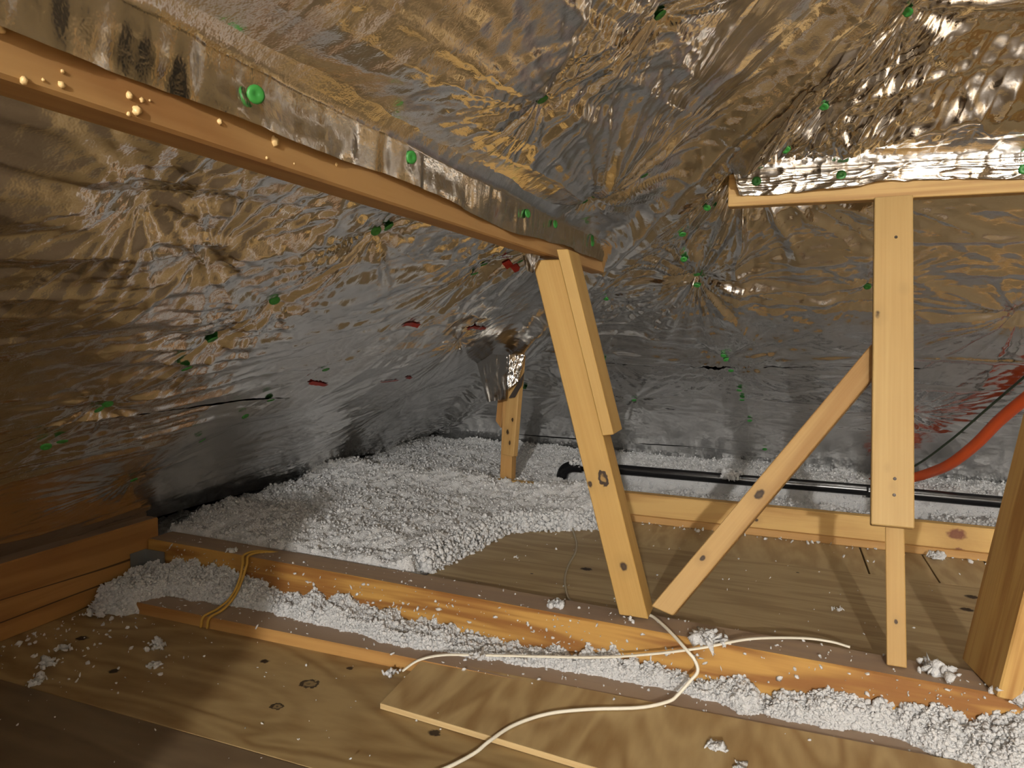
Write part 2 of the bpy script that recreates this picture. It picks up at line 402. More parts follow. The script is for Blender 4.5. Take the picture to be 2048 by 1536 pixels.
CREASE_B = [(-.039, .153, 1.307, 1.298, .006), (.304, .546, 1.35, 1.335, .006), (-.332, -.01, 1.212, 1.193, .004), (-.598, -.275, .84, .845, .004), (0.0, .278, .835, .84, .005),
            (.407, .702, .85, .845, .006), (.468, .679, .681, .692, .005), (-.215, .183, 1.139, 1.146, .004), (-.5, -.1, .45, .46, .004), (.1, .8, .4, .41, .005)]
def surf(x, y, side):
    """world position of the foil; x,y plan coordinates on the plane"""
    d = field(x, y, side)
    hd = hipd(x, y)
    s = (x - XL) if side == 'L' else sB(x, y)
    # folds crossing the hip, shared by both slopes so that they meet
    if side == 'B':
        nearp = sstep((x + .16) / .08) * np.exp(-((s - 1.665) / .08) ** 2)
        d = d + nearp * (.030 + .018 * vn(x * 4.5, s * 3, 210)) * sstep((s - 1.56) / .05)
        fan = np.exp(-(((x - .05) / .28) ** 2 + ((s - 1.74) / .17) ** 2)) * sstep((s - 1.57) / .06)
        q_ = x - .55 * s + .03 * vn(x * 6, s * 6, 211)
        d = d + fan * (.016 * ridge(q_ * 11, (x + s) * 1.2, 212) + .009 * ridge(q_ * 27, (x + s) * 1.8, 213) + .004 * ridge(q_ * 60, (x + s) * 3, 214))
        for (xa, xb, sa, sb, A) in CREASE_B:
            u_ = (x - xa) / (xb - xa); wnd = sstep(u_ * 5 + .5) * sstep((1 - u_) * 5 + .5)
            d = d + A * wnd * np.exp(-((s - sa - (sb - sa) * u_ - .003 * vn(x * 9, x * 0, 220)) / .009) ** 2)
    t = (x - y) * .7071; hf = .006 * ridge(t * 9, hd * 5, 201) + .004 * ridge(t * 23, hd * 8, 202) + .002 * ridge(t * 47, hd * 11, 203)
    d = d * sstep(np.abs(hd) / .07)
    if side == 'L': d = d * (1 - .9 * (1 - sstep(np.abs(x + .49) / .09)) * sstep((2.3 - y) / .2))
    if side == 'B': d = d * (1 - (1 - sstep(np.abs(s - 1.56) / .14)) * sstep((x + .17) / .05))
    bulge = .085 * np.exp(-(hd / .062) ** 2) * sstep((s + .05) / .5)     # the hip rafter under the foil
    z = ZE + MS * s - bulge - 1.3 * hf * np.exp(-(hd / .09) ** 2)
    n = NL if side == 'L' else NB
    return np.stack([x + n.x * d, y + n.y * d, z + n.z * d], -1)

def grid_faces(nr, nc):
    i, j = np.meshgrid(np.arange(nr - 1), np.arange(nc - 1), indexing='ij'); k = (i * nc + j).ravel()
    return np.stack([k, k + 1, k + nc + 1, k + nc], -1)

STEP = .0062
def sheet_L(name, x0f, x1f, label, coarse_to=None, **kw):
    nf = max(2, int(1.0 / STEP * (np.mean(x1f(np.array([1.0]))) - np.mean(x0f(np.array([1.0])))) / .8385))
    fr = np.linspace(0, 1, nf)
    nfine = int(3.3 / STEP)
    t = np.linspace(0, 1, nfine)
    ycoarse = np.concatenate([np.linspace(-5.46, -.6, 12)[:-1], np.linspace(-.6, .18, 40)[:-1]])
    X = []; Y = []
    xm0 = float(np.mean(x0f(np.array([1.0])))); xm1 = float(np.mean(x1f(np.array([1.0]))))
    for f in fr:
        xm = xm0 + (xm1 - xm0) * f
        yh = hip_y(xm) + .035; yy = np.concatenate([ycoarse, .18 + (yh - .18) * t])
        xa = x0f(yy); xb = x1f(yy)
        X.append(xa + (xb - xa) * f); Y.append(yy)
    X = np.array(X); Y = np.array(Y)
    if coarse_to:
        for xe in np.linspace(xm1, coarse_to, 14)[1:]:
            yh = max(hip_y(xe) + .035, .19); yy = np.concatenate([ycoarse, .18 + (yh - .18) * t])
            X = np.vstack([X, np.full_like(yy, xe)]); Y = np.vstack([Y, yy])
    V = surf(X, Y, 'L')
    off = kw.get('off', 0)
    if off: V = V + np.array(NL) * off
    lip = kw.get('lip', 0)
    if lip: V[:7] += np.array(NL) * (lip * np.linspace(1, 0, 7) ** 2)[:, None, None]
    o = mesh_np(name, V.reshape(-1, 3), grid_faces(*X.shape), M_FOIL)
    recenter(o, V[V.shape[0] // 2, V.shape[1] // 2])
    return tag(o, label, 'foil sheet', 'foil sheets under the left roof slope')

def sheet_B(name, s0f, s1f, label, xe=.98, off=0, coarse_to=None, lip=0):
    xx0 = np.array([0.0]); m0 = float(s0f(xx0)[0]); m1 = float(s1f(xx0)[0])
    nf = max(2, int((m1 - m0) / .8385 / STEP)); fr = np.linspace(0, 1, nf)
    nfine = int(2.7 / STEP); t = np.linspace(0, 1, nfine); tc = np.linspace(0, 1, 14)[1:]
    rows = [m0 + (m1 - m0) * f for f in fr]; fx = list(fr)
    X = []; S = []
    for f, sm in zip(fx, rows):
        xh = hip_x(sm) - .035; e = max(xe, xh + .02); xr = max(2 * XR - XL - sm, e + .02)
        xx = np.concatenate([xh + (e - xh) * t, e + (xr - e) * tc])
        X.append(xx); S.append(s0f(xx) + (s1f(xx) - s0f(xx)) * f)
    if coarse_to:
        for sm in np.linspace(m1, coarse_to, 12)[1:]:
            xh = hip_x(sm) - .035; e = max(xe, xh + .02); xr = max(2 * XR - XL - sm, e + .02)
            X.append(np.concatenate([xh + (e - xh) * t, e + (xr - e) * tc])); S.append(np.full(len(X[-1]), sm))
    X = np.array(X); S = np.array(S)
    V = surf(X, yB(X, S), 'B')
    if off: V = V + np.array(NB) * off
    if lip: V[:7] += np.array(NB) * (lip * np.linspace(1, 0, 7) ** 2)[:, None, None]
    o = mesh_np(name, V.reshape(-1, 3), grid_faces(*X.shape)[:, ::-1], M_FOIL)
    recenter(o, V[V.shape[0] // 2, V.shape[1] // 3])
    return tag(o, label, 'foil sheet', 'foil sheets under the back roof slope')

def gapL(y): return .017 * np.exp(-((y - 1.22) / .3) ** 2) * (1 + .6 * vn(y * 9, y * 0, 5)) - .006 + .004 * vn(y * 4, y * 0, 8)
def gapB(x): return .018 * np.exp(-((x + .22) / .06) ** 2) + .014 * np.exp(-((x - .36) / .07) ** 2) + .008 * np.exp(-((x + .8) / .1) ** 2) + .0035 + .004 * vn(x * 5, x * 0, 9)
def gapB2(x): return .014 * np.exp(-((x + 1.0) / .35) ** 2) + .006 * np.exp(-((x + .2) / .5) ** 2) + .006 * vn(x * 4, x * 0, 19) - .002
c = lambda v: (lambda u: np.full_like(u, v, dtype=float))

foil_L1 = sheet_L('foil_sheet', lambda y: -1.885 + .012 * vn(y * 3, y * 0, 2), lambda y: -1.158 - gapL(y), 'lowest silver foil sheet of the left roof slope, dark gap along the insulation', off=-.004)
foil_L2 = sheet_L('foil_sheet', lambda y: -1.158 + gapL(y) * .2, c(-.53), 'silver foil sheet of the left slope, between the long purlin and the dark slit')
foil_L3 = sheet_L('foil_sheet', c(-.53), c(.42), 'silver foil sheet above the long left purlin, folded down over its face', coarse_to=XR)
foil_B1 = sheet_B('foil_sheet', lambda x: -.045 + .012 * vn(x * 4, x * 0, 4), lambda x: .135 + .02 * x - gapB2(x) * .8, 'narrow foil strip at the foot of the back slope, above the black pipe', off=-.006)
foil_B2 = sheet_B('foil_sheet', lambda x: .135 + .02 * x + gapB2(x) * .5, lambda x: .79 + .02 * x - gapB(x), 'grey foil sheet low on the back slope, below the long horizontal seam', off=-.003)
foil_B3 = sheet_B('foil_sheet', lambda x: .79 + .02 * x + gapB(x) * .2, c(1.56), 'brown-reflecting foil sheet of the back slope, under the short right purlin')
foil_B4 = sheet_B('foil_sheet', c(1.56), c(2.5), 'crinkled bright foil sheet above the short right purlin', xe=1.15, coarse_to=3.14)

# roof boarding behind the foil, the other slope, far end
ceil = empty('ceiling', (XR, 0, 2.2), kind='structure')
def quad(name, pts, mat, parent=None):
    o = mesh_np(name, pts, [[0, 1, 2, 3]], mat, smooth=False)
    recenter(o, Vector(pts[0])); 
    if parent is not None: setparent(o, parent)
    return o
H = .13
def deckL(x): return zL(x) + H
yb = lambda x, s: YB0 + .1 - KB * (x + 1) - s
quad('roof_deck', [(-2.5, -5.6, deckL(-2.5)), (-2.5, 4.1, deckL(-2.5)), (XR, .25, deckL(XR)), (XR, -5.6, deckL(XR))], M_DARK, ceil)
quad('roof_deck', [(-2.5, 4.15, deckL(-2.5)), (5.1, 4.15, deckL(-2.5)), (XR + .02, .2, deckL(XR)), (XR - .02, .2, deckL(XR))], M_DARK, ceil)
quad('roof_slope', [(XR, -5.46, zL(XR)), (XR, .3, zL(XR)), (2 * XR - XL, 3.5, ZE), (2 * XR - XL, -5.46, ZE)], M_FOIL, ceil)

# ------------------------------------------------------------------ floor and end walls
def plymat(name, light, dark, bands, sx, sy, knots=(), seed=0.0):
    return _ply(name, light, dark, bands, sx, sy, knots, seed)
def _ply(name, light, dark, bands, sx, sy, knots, seed):
    light = tuple(WK * q * k_ for q, k_ in zip(light, (1.03, .99, .86))); dark = tuple(WK * q * k_ for q, k_ in zip(dark, (1.03, .98, .86)))
    m, nt, b = newmat(name); L = nt.links.new
    tc = N(nt, 'ShaderNodeTexCoord'); mp = N(nt, 'ShaderNodeMapping'); mp.inputs['Location'].default_value = (seed, seed * 2, 0)
    mp.inputs['Scale'].default_value = (sx, sy, 4); L(tc.outputs['Object'], mp.inputs['Vector'])
    n1 = N(nt, 'ShaderNodeTexNoise', i_Scale=1.0, i_Detail=2.0, i_Distortion=.9); L(mp.outputs[0], n1.inputs['Vector'])
    mu = N(nt, 'ShaderNodeMath', operation='MULTIPLY', i_1=bands * 17.0); L(n1.outputs['Fac'], mu.inputs[0])
    sn = N(nt, 'ShaderNodeMath', operation='SINE'); L(mu.outputs[0], sn.inputs[0])
    mp2 = N(nt, 'ShaderNodeMapping'); mp2.inputs['Scale'].default_value = (sx * 7, sy * 7, 8); L(tc.outputs['Object'], mp2.inputs['Vector'])
    n2 = N(nt, 'ShaderNodeTexNoise', i_Scale=1.5, i_Detail=4.0); L(mp2.outputs[0], n2.inputs['Vector'])
    n3 = N(nt, 'ShaderNodeTexNoise', i_Scale=3.0, i_Detail=3.0); L(tc.outputs['Object'], n3.inputs['Vector'])
    a = N(nt, 'ShaderNodeMath', operation='MULTIPLY_ADD', i_1=.2, i_2=.1); L(sn.outputs[0], a.inputs[0])
    a2 = N(nt, 'ShaderNodeMath', operation='MULTIPLY_ADD', i_1=.5); L(n2.outputs['Fac'], a2.inputs[0]); L(a.outputs[0], a2.inputs[2])
    a3 = N(nt, 'ShaderNodeMath', operation='MULTIPLY_ADD', i_1=.5); L(n3.outputs['Fac'], a3.inputs[0]); L(a2.outputs[0], a3.inputs[2])
    cr = ramp(nt, [(.2, dark), (.85, light)]); L(a3.outputs[0], cr.inputs[0]); out = cr.outputs[0]
    if knots: nn = N(nt, 'ShaderNodeTexNoise', i_Scale=110.0, i_Detail=1.0); L(tc.outputs['Object'], nn.inputs['Vector'])
    for (kx, ky, kr, ring) in knots:
        s = N(nt, 'ShaderNodeVectorMath', operation='SUBTRACT'); L(tc.outputs['Object'], s.inputs[0]); s.inputs[1].default_value = (kx, ky, 0)
        q = N(nt, 'ShaderNodeVectorMath', operation='MULTIPLY'); L(s.outputs[0], q.inputs[0]); q.inputs[1].default_value = (1 / kr, 1 / (.8 * kr), 0)
        ln = N(nt, 'ShaderNodeVectorMath', operation='LENGTH'); L(q.outputs[0], ln.inputs[0])
        ad = N(nt, 'ShaderNodeMath', operation='MULTIPLY_ADD', i_1=.9, i_2=-.45); L(nn.outputs['Fac'], ad.inputs[0])
        dd = N(nt, 'ShaderNodeMath', operation='ADD'); L(ln.outputs['Value'], dd.inputs[0]); L(ad.outputs[0], dd.inputs[1])
        kc = ramp(nt, [(0.0, (.8,) * 3), (.3, (.3,) * 3), (.55, (.45,) * 3), (.72, (.95,) * 3), (.92, (.9,) * 3), (1.0, (0,) * 3)] if ring else [(0, (1,) * 3), (.65, (1,) * 3), (1.0, (0,) * 3)])
        L(dd.outputs[0], kc.inputs[0])
        mx = N(nt, 'ShaderNodeMix', data_type='RGBA'); L(kc.outputs[0], mx.inputs[0]); L(out, mx.inputs[6]); mx.inputs[7].default_value = (.03, .017, .009, 1)
        out = mx.outputs[2]
    L(out, b.inputs['Base Color']); b.inputs['Roughness'].default_value = .55
    bp = N(nt, 'ShaderNodeBump', i_Strength=.12, i_Distance=.002); L(n2.outputs['Fac'], bp.inputs['Height']); L(bp.outputs[0], b.inputs['Normal'])
    return m
PLY_L, PLY_D = (.52, .385, .20), (.29, .175, .07)

floor = empty('floor', (0, 1.0, 0), kind='structure')
kn = [(-1.616, 1.215, .018, 0), (-1.395, 1.123, .014, 0), (-.949, 1.248, .024, 1), (-.953, 1.145, .016, 1), (-.604, 1.185, .015, 0), (-1.112, 1.294, .013, 0), (-.907, 1.343, .010, 0)]
cA = ((-1.9 + 1.8) / 2, (1.003 + 1.40) / 2)
m_plyA = plymat('plywood_front', PLY_L, PLY_D, 2.6, 1.6, 4.5, [(k[0] - cA[0], k[1] - cA[1], k[2], k[3]) for k in kn], .3)
slab('plywood_sheet', rect(-1.9, 1.8, 1.0012, 1.40), -.016, 0, m_plyA, floor)
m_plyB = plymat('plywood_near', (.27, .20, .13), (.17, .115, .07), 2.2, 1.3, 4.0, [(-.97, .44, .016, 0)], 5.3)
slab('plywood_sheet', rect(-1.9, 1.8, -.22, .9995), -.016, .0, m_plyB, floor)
slab('plywood_sheet', rect(-1.9, 4.0, -5.6, -.224), -.016, -.001, plymat('plywood_rear', (.40, .29, .16), (.24, .155, .075), 2.2, 1.3, 4.0, (), 8.3), floor)
slab('plywood_sheet', rect(1.804, 4.0, -.22, 3.4), -.016, -.001, plymat('plywood_side', PLY_L, PLY_D, 2.2, 1.3, 4.0, (), 2.3), floor)
cC = ((-.885 + 1.75) / 2, (1.60 + 2.172) / 2)
m_plyC = plymat('plywood_back', (.50, .39, .235), (.31, .215, .115), 1.8, 1.2, 11, [(k[0] - cC[0], k[1] - cC[1], k[2], 0) for k in ((-.50, 1.897, .018), (.48, 2.094, .02), (.447, 1.991, .018), (.06, 2.11, .006), (-.63, 1.80, .005))], 1.3)
slab('plywood_sheet', [(-.885, 1.60), (1.75, 1.57), (1.75, 2.168), (-.83, 2.172)], .104, .12, m_plyC, floor)
m_plyD = plymat('plywood_strip', (.52, .405, .245), (.34, .235, .125), 1.5, 8, 2.0, (), 6.1)
for (xa, xb) in ((-.83, .262), (.267, .436), (.44, .60), (.604, 1.75)):
    slab('plywood_strip', [(xa, 2.176), (xb, 2.174 - .002), (xb, 2.448), (xa, 2.448)], .103, .1185, m_plyD, floor)
slab('ceiling_board', rect(-2.6, 5.2, -5.7, 4.3), -.16, -.14, M_DARK, floor)
o = quad('wall_back', [(-2.6, 4.2, -.2), (5.2, 4.2, -.2), (5.2, 4.2, 1.0), (-2.6, 4.2, 1.0)], M_DARK); tag(o, kind='structure')
o = quad('wall_left', [(-2.55, -5.7, -.2), (-2.55, 4.3, -.2), (-2.55, 4.3, .6), (-2.55, -5.7, .6)], M_DARK); tag(o, kind='structure')
m_blocker = plymat('shade_blocker_boards', (.42, .27, .13), (.26, .14, .06), 2, 1.5, 4, (), 7.7)
m_bounce = plain('pale_bounce_gable', (.78, .77, .74), .8)  # unseen gable, coloured pale to bounce lamp light onto the foil
o = quad('wall_rear', [(-2.6, -5.5, -.2), (5.2, -5.5, -.2), (5.2, -5.5, 2.6), (-2.6, -5.5, 2.6)], m_bounce); tag(o, kind='structure')
# unseen blocker added behind the camera; its edge throws the left third into shade
bm = bmesh.new()
pr = [(-1.775, 0.0), (-.37, 0.0), (-.37, .955), (-.62, .94), (-1.775, .19)]
va = [bm.verts.new((x, -1.0, z)) for x, z in pr]; vb = [bm.verts.new((x, -.96, z)) for x, z in pr]
bm.faces.new(va); bm.faces.new(vb[::-1])
for i in range(4): j = (i + 1) % 4; bm.faces.new((va[j], va[i], vb[i], vb[j]))
bmesh.ops.recalc_face_normals(bm, faces=bm.faces)
o = from_bm('added_shade_blocker', bm, m_blocker); recenter(o, (-1.2, -1, 0)); tag(o, kind='structure')

# ------------------------------------------------------------------ lamp behind the camera
lamp = empty('light_bulb', LAMP + Vector((0, 0, .12)), 'bare bulb hanging from the ridge behind the viewer', 'lamp')
tube('lamp_holder', [LAMP + Vector((0, 0, .115)), LAMP + Vector((0, 0, .07))], .02, plain('lamp_holder', (.7, .7, .65), .5), lamp, n=2)
tube('lamp_cord', [LAMP + Vector((0, 0, .115)), LAMP + Vector((0.02, 0, .2)), Vector((LAMP.x, LAMP.y, zL(LAMP.x)))], .004, M_CABLE, lamp)

# ------------------------------------------------------------------ timbers
lb = board('floor_beam', (-1.823, -.8, .0975), (-1.823, 1.602, .0965), .086, .197, M_OLDC, bev=.004, wob=.002)
tag(lb, 'heavy cracked orange beam end at the left edge, standing taller than the floor', 'beam')
fb = board('floor_beam', (-1.775, 1.602, .07), (1.7, 1.484, .07), .092, .14, M_OLD, bev=.004, wob=.0015)
tag(fb, 'long orange beam across the middle, carrying the struts, dusted with white fluff', 'beam')
lg = board('floor_joist', (-1.70, 1.432, .008), (1.7, 1.452, .008), .105, .044, wood('ledge_fir', (.62, .36, .13), (.42, .205, .065), grain=12, bands=2, seed=5.0, dust=.85), bev=.003)
tag(lg, 'low flat joist in front of the long beam, half buried under white fluff', 'joist')
jk = [(1.94, 0, 0, 0, 0)]
bj = board('floor_joist', (-1.0, 2.468, .168), (1.75, 2.478, .166), .038, .098, wood('back_joist_pine', (.72, .48, .19), (.52, .30, .10), grain=13, bands=2.0, seed=1.9,
           knots=((1.53, -.02, .022, .02, 2), (1.535, -.02, -.035, .018, 2), (.95, -.02, .0, .006, 0))), bev=.003)
tag(bj, 'yellow pine joist on edge at the back of the plywood, below the black pipe', 'joist')
bs = board('batten', (-.75, 2.440, .131), (1.75, 2.450, .131), .016, .024, M_PINE, bev=.0015)
tag(bs, 'thin batten along the foot of the back pine joist', 'batten')

pl = board('purlin', (-.528, -2.0, 1.009), (-.528, 2.165, 1.009), .044, .086, M_PUR, bev=.003, wob=.001)
tag(pl, 'long orange purlin running from upper left to the middle, dotted with resin beads', 'purlin')
for (by, bz, r) in ((.337, .997, .004), (.351, .968, .004), (.379, .974, .004), (.38, .984, .0022), (.437, .984, .0045), (.449, .984, .003), (.444, .974, .006), (.436, .969, .0028),
                    (.536, .990, .0042), (.613, .991, .0075), (.601, .971, .0025), (.723, .991, .003), (.365, .973, .0018), (.457, .986, .0016), (.645, .975, .0016)):
    bm = bmesh.new(); bmesh.ops.create_icosphere(bm, subdivisions=2, radius=r * .66, matrix=Matrix.Diagonal((.8, 1, 1.1, 1)))
    for v in bm.verts: v.co += Vector((random.uniform(-.1, .1), random.uniform(-.15, .15), random.uniform(-.15, .15))) * r
    o = from_bm('resin_bead', bm, M_RESIN, smooth=True); o.location = (-.5055, by, bz); setparent(o, pl)

prn = board('purlin', (-.138, 1.877, 1.150), (1.75, 1.835, 1.152), .04, .080, wood('purlin_pine', (.72, .48, .20), (.52, .30, .105), grain=20, bands=2.5, seed=4.2), bev=.002)
tag(prn, 'short pine purlin at upper right, foil folded over its upper edge', 'purlin')

# sloping strut of the left purlin
st = empty('purlin_strut', (-.283, 1.58, .14), 'leaning pine strut of two nailed boards, holding up the long purlin end', 'strut')
lean = Vector((-.281, 0.0, 1)).normalized(); nrm = Vector((1, 0, .281)).normalized()
def onstrut(z, off, y): return Vector((-.283 - .281 * (z - .14), y, z)) + nrm * off
m_st = wood('strut_pine', (.70, .475, .18), (.54, .335, .105), grain=14, bands=1.4, band_amt=.7, seed=.2,
            knots=((.322, .031 - .04, .029, .014, 1), (.315, .025, .035, .006, 0), (.118, -.006, .035, .009, 0)))
# local Y of these boards points to -X side of the face, local Z toward the viewer
board('strut_board', onstrut(.1475, 0, 1.580), onstrut(.956, 0, 1.580), .064, .07, m_st, st, upv=(0, -1, 0), bev=.002, cut0=.28, cut1=.28)
board('sister_board', onstrut(.549, .0455, 1.585), onstrut(.966, .0455, 1.585), .026, .092, wood('sister_pine', (.70, .485, .195), (.55, .35, .115), grain=14, bands=1.2, band_amt=.6, seed=6.0), st, upv=(0, -1, 0), bev=.0015, cut0=.1, cut1=.28)

# brace
br = board('brace', (-.222, 1.565, .165), (.207, 1.765, .752), .048, .036, wood('brace_fir', (.60, .395, .17), (.43, .25, .09), grain=15, bands=2.0, seed=8.0,
           knots=((.34, .0, .018, .010, 0), (.15, .006, .018, .006, 0))), upv=(-.12, -1, .25), bev=.002, cut0=-.35, cut1=.3)
tag(br, 'diagonal brace rising right from the strut foot to the upright', 'brace')

# upright strut of the right purlin
us = empty('purlin_strut', (.245, 1.52, .14), 'upright pine strut under the short right purlin, wide board over a narrow one', 'strut')
m_us = wood('upright_pine', (.70, .51, .245), (.55, .37, .155), grain=15, bands=1.3, band_amt=.6, seed=2.6,
            knots=((.46, .03, .02, .008, 0), (.52, -.02, .02, .005, 0), (.08, .0, .02, .004, 0), (.12, .01, .02, .0035, 0), (.47, -.036, .02, .003, 0)))
wb0 = Vector((.229, 1.592, .405)); wb1 = Vector((.2285, 1.853, 1.110))
board('strut_board', wb0, wb1, .078, .030, m_us, us, upv=(-.05, -1, .37), bev=.002)
board('lower_post', (.2445, 1.538, .138), (.2345, 1.757, .73), .035, .036, wood('post_pine', (.68, .47, .20), (.52, .325, .115), grain=15, bands=1.4, band_amt=.7, seed=7.7, knots=((.085, .0, .018, .004, 0),)), us, upv=(-.15, -1, .37), bev=.0015)
for (t, yy) in ((.86, .005), (.33, -.035), (.13, .004), (.085, .003)):
    p = wb0.lerp(wb1, t); p = p + Vector((.97, -.25, 0)) * yy + Vector((-.05, -.93, .35)) * .0155
    bm = bmesh.new(); bmesh.ops.create_cone(bm, cap_ends=True, segments=10, radius1=.0035, radius2=.003, depth=.002, matrix=Matrix.Rotation(math.radians(73), 4, 'X'))
    o = from_bm('nail_head', bm, M_HOLE); o.location = p; setparent(o, us)

# big leaning post at the right edge
rp = board('leaning_post', (.404, 1.544, .138), (.573, 1.56, 1.28), .04, .15, wood('post_fir', (.68, .44, .165), (.46, .245, .075), grain=16, bands=3.0, seed=9.4), upv=(.18, -1, .02), bev=.003)
tag(rp, 'thick leaning pine post at the right edge, grain running up its broad face', 'post')

# small strut at the hip rafter
hp = empty('hip_strut', (-.985, 2.53, .19), 'small far strut of three boards under the foil-wrapped hip, foot in insulation', 'strut')
board('strut_board', (-.962, 2.507, .305), (-.946, 2.537, .70), .058, .026, wood('far_pine', (.70, .46, .20), (.5, .29, .1), grain=15, bands=1.2, seed=1.1,
      knots=((.09, .01, .013, .008, 0), (.14, -.01, .013, .006, 0), (.05, -.005, .013, .006, 0))), hp, upv=(-.35, -1, .1), bev=.0015)
board('lower_post', (-.985, 2.54, .08), (-.975, 2.545, .56), .05, .038, M_PINE, hp, upv=(-.1, -1, 0), bev=.0015)
board('sister_board', (-1.021, 2.57, .415), (-1.008, 2.578, .60), .03, .05, wood('far_sister', (.5, .27, .1), (.33, .16, .05), grain=15, bands=2, seed=3.3), hp, upv=(-.3, -1, 0), bev=.0015, cut0=.8)

# joist hanger at the beam corner
hg = empty('joist_hanger', (-1.755, 1.57, .03), 'small grey metal hanger where the heavy beam end meets the long beam', 'bracket')
bm = bmesh.new(); bmesh.ops.create_cube(bm, size=1, matrix=Matrix.Translation((-1.735, 1.546, .07)) @ Matrix.Diagonal((.075, .002, .085, 1)))
from_bm('hanger_flange', bm, M_STEEL, hg)
bm = bmesh.new(); bmesh.ops.create_cube(bm, size=1, matrix=Matrix.Translation((-1.773, 1.52, .07)) @ Matrix.Diagonal((.002, .055, .085, 1)))
from_bm('hanger_side', bm, M_STEEL, hg)
# loose plywood offcut
M_OFF = plymat('offcut_face', (.58, .435, .235), (.33, .20, .085), 2.6, 5.0, 1.3, [(.42, -.02, .006, 0), (.33, -.08, .007, 0)], 4.4)
ov = slab('plywood_offcut', [(-.749, 1.219), (.75, 1.095), (.75, 1.412), (-.745, 1.402)], .001, .0135, M_OFF, bev=.0008)
for v in ov.data.vertices:                                # back edge rests on the joist
    yw = v.co.y + ov.location.y; v.co.z += .0205 * (yw - 1.16 + .083 * (v.co.x + ov.location.x + .0)) / .235
tag(ov, 'loose pale plywood strip lying on the near floor, light edge facing the viewer', 'plywood')
m_edge = wood('ply_edge', (.80, .62, .36), (.62, .43, .22), grain=60, bands=1.0, seed=1.0)
e = board('sheet_edge', (-.748, 1.2175, .0073), (.749, 1.0937, .0082), .0016, .0118, m_edge, ov, bev=0)

# ------------------------------------------------------------------ foil folds, flaps and caps
def strip(name, rows, label=None, parent=None, mat=None):
    V = np.array(rows); o = mesh_np(name, V.reshape(-1, 3), grid_faces(V.shape[0], V.shape[1]), mat or M_FOIL)
    recenter(o, V[V.shape[0] // 2, V.shape[1] // 2])
    if label: o['label'] = label
    if parent is not None: setparent(o, parent)
    return o

yy = np.linspace(-.4, 2.158, 520); rows = []
SP = surf(np.full_like(yy, -.445), yy, 'L')
for f in np.linspace(0, 1, 26):
    n = .0016 * vn(yy * 55, yy * 0 + f * 1.5, 70) + .003 * vn(yy * 9, yy * 0 + f * 2, 71)
    if f < .4:
        a = f / .4; sp = SP; e_ = a * a
        x = sp[:, 0] * (1 - a) + (-.4935) * a + .008 * a * (1 - a); z = (sp[:, 2] + .004) * (1 - e_) + (zL(-.455) - .036) * e_
    else:
        a = (f - .4) / .6; x = -.4935 - .006 * a + n * (.6 + a) + .0 * yy
        bot = .998 + .004 * vn(yy * 6, yy * 0, 73) - .012 * sstep((yy - 1.0) / .15) * sstep((1.5 - yy) / .2); top = zL(-.455) - .036
        z = top + (bot - top) * a
        x = np.maximum(x, -.5035)
    rows.append(np.stack([x, yy - .012 * f * (yy > 2.1), z], -1))
wrapL = strip('purlin_wrap', rows, 'silver foil folded down the purlin face', foil_L3)

xx = np.linspace(-.136, 1.7, 560); bx = np.array([-.136, -.111, -.017, .083, .157, .198, .289, .386, .477, 1.7]); bz = np.array([1.138, 1.134, 1.133, 1.138, 1.141, 1.150, 1.147, 1.144, 1.136, 1.14])
rows = []
SQ = surf(xx, 1.857 - .0222 * (xx + .138) - .15, 'B')
for f in np.linspace(0, 1, 64):
    yface = 1.857 - .0222 * (xx + .138)
    n = .0035 * ridge(xx * 16 + f * 1.3, xx * 0 + f * 2.5, 80) + .0022 * ridge(xx * 36, xx * 0 + f * 5, 81) + .002 * ridge(xx * 9 - f * 2, f * 8 + xx * 2, 82)
    if f < .35:
        a = f / .35; y0 = yface - .008; z0 = ZE + MS * sB(xx, y0) - .022; e_ = a * a; y = SQ[:, 1] * (1 - a) + y0 * a - 3.0 * n * a * (1.25 - a); z = (SQ[:, 2] + .004) * (1 - a) + z0 * a - .012 * np.sin(a * 3.14) - 2.0 * n * a * (1 - a)
    else:
        a = (f - .35) / .65; y0 = yface - .008; z0 = ZE + MS * sB(xx, y0) - .022
        zb = np.interp(xx, bx, bz) + .0015 * vn(xx * 40, xx * 0, 83)
        z = z0 + (zb - z0) * a; y = y0 + .004 * a - n * (.8 + .5 * a) - .012 * a * a * np.exp(-((xx - .12) / .1) ** 2)
    x2 = xx + (.024 * f) * np.exp(-(xx + .136) / .03)
    rows.append(np.stack([x2, y, z], -1))
wrapR = strip('purlin_wrap', rows, 'bright crinkled foil folded down the purlin face', foil_B4)

def flap(name, P, nu, nv, amp, parent, label=None):
    """bilinear crumpled patch from four corners"""
    A, B, C, D = [np.array(p) for p in P]; rows = []
    for v in np.linspace(0, 1, nv):
        u = np.linspace(0, 1, nu)[:, None]
        q = (A * (1 - u) + B * u) * (1 - v) + (D * (1 - u) + C * u) * v
        d = amp * (ridge(u[:, 0] * 4, v * 4 + u[:, 0] * 2, 91) + .6 * ridge(u[:, 0] * 9, v * 9 + u[:, 0], 92))
        rows.append(q + d[:, None] * np.array([.2, -.9, -.2]))
    return strip(name, rows, label, parent)
flap('foil_flap', [(-1.115, 2.50, .70), (-.955, 2.465, .695), (-.960, 2.448, .530), (-1.035, 2.450, .515)], 30, 24, .0025, foil_L2, 'loose foil flap hanging at the hip strut')
flap('foil_flap', [(-.962, 2.462, .70), (-.900, 2.49, .70), (-.920, 2.478, .60), (-.958, 2.458, .565)], 24, 24, .012, foil_B3, 'crumpled torn foil edge at the hip strut')
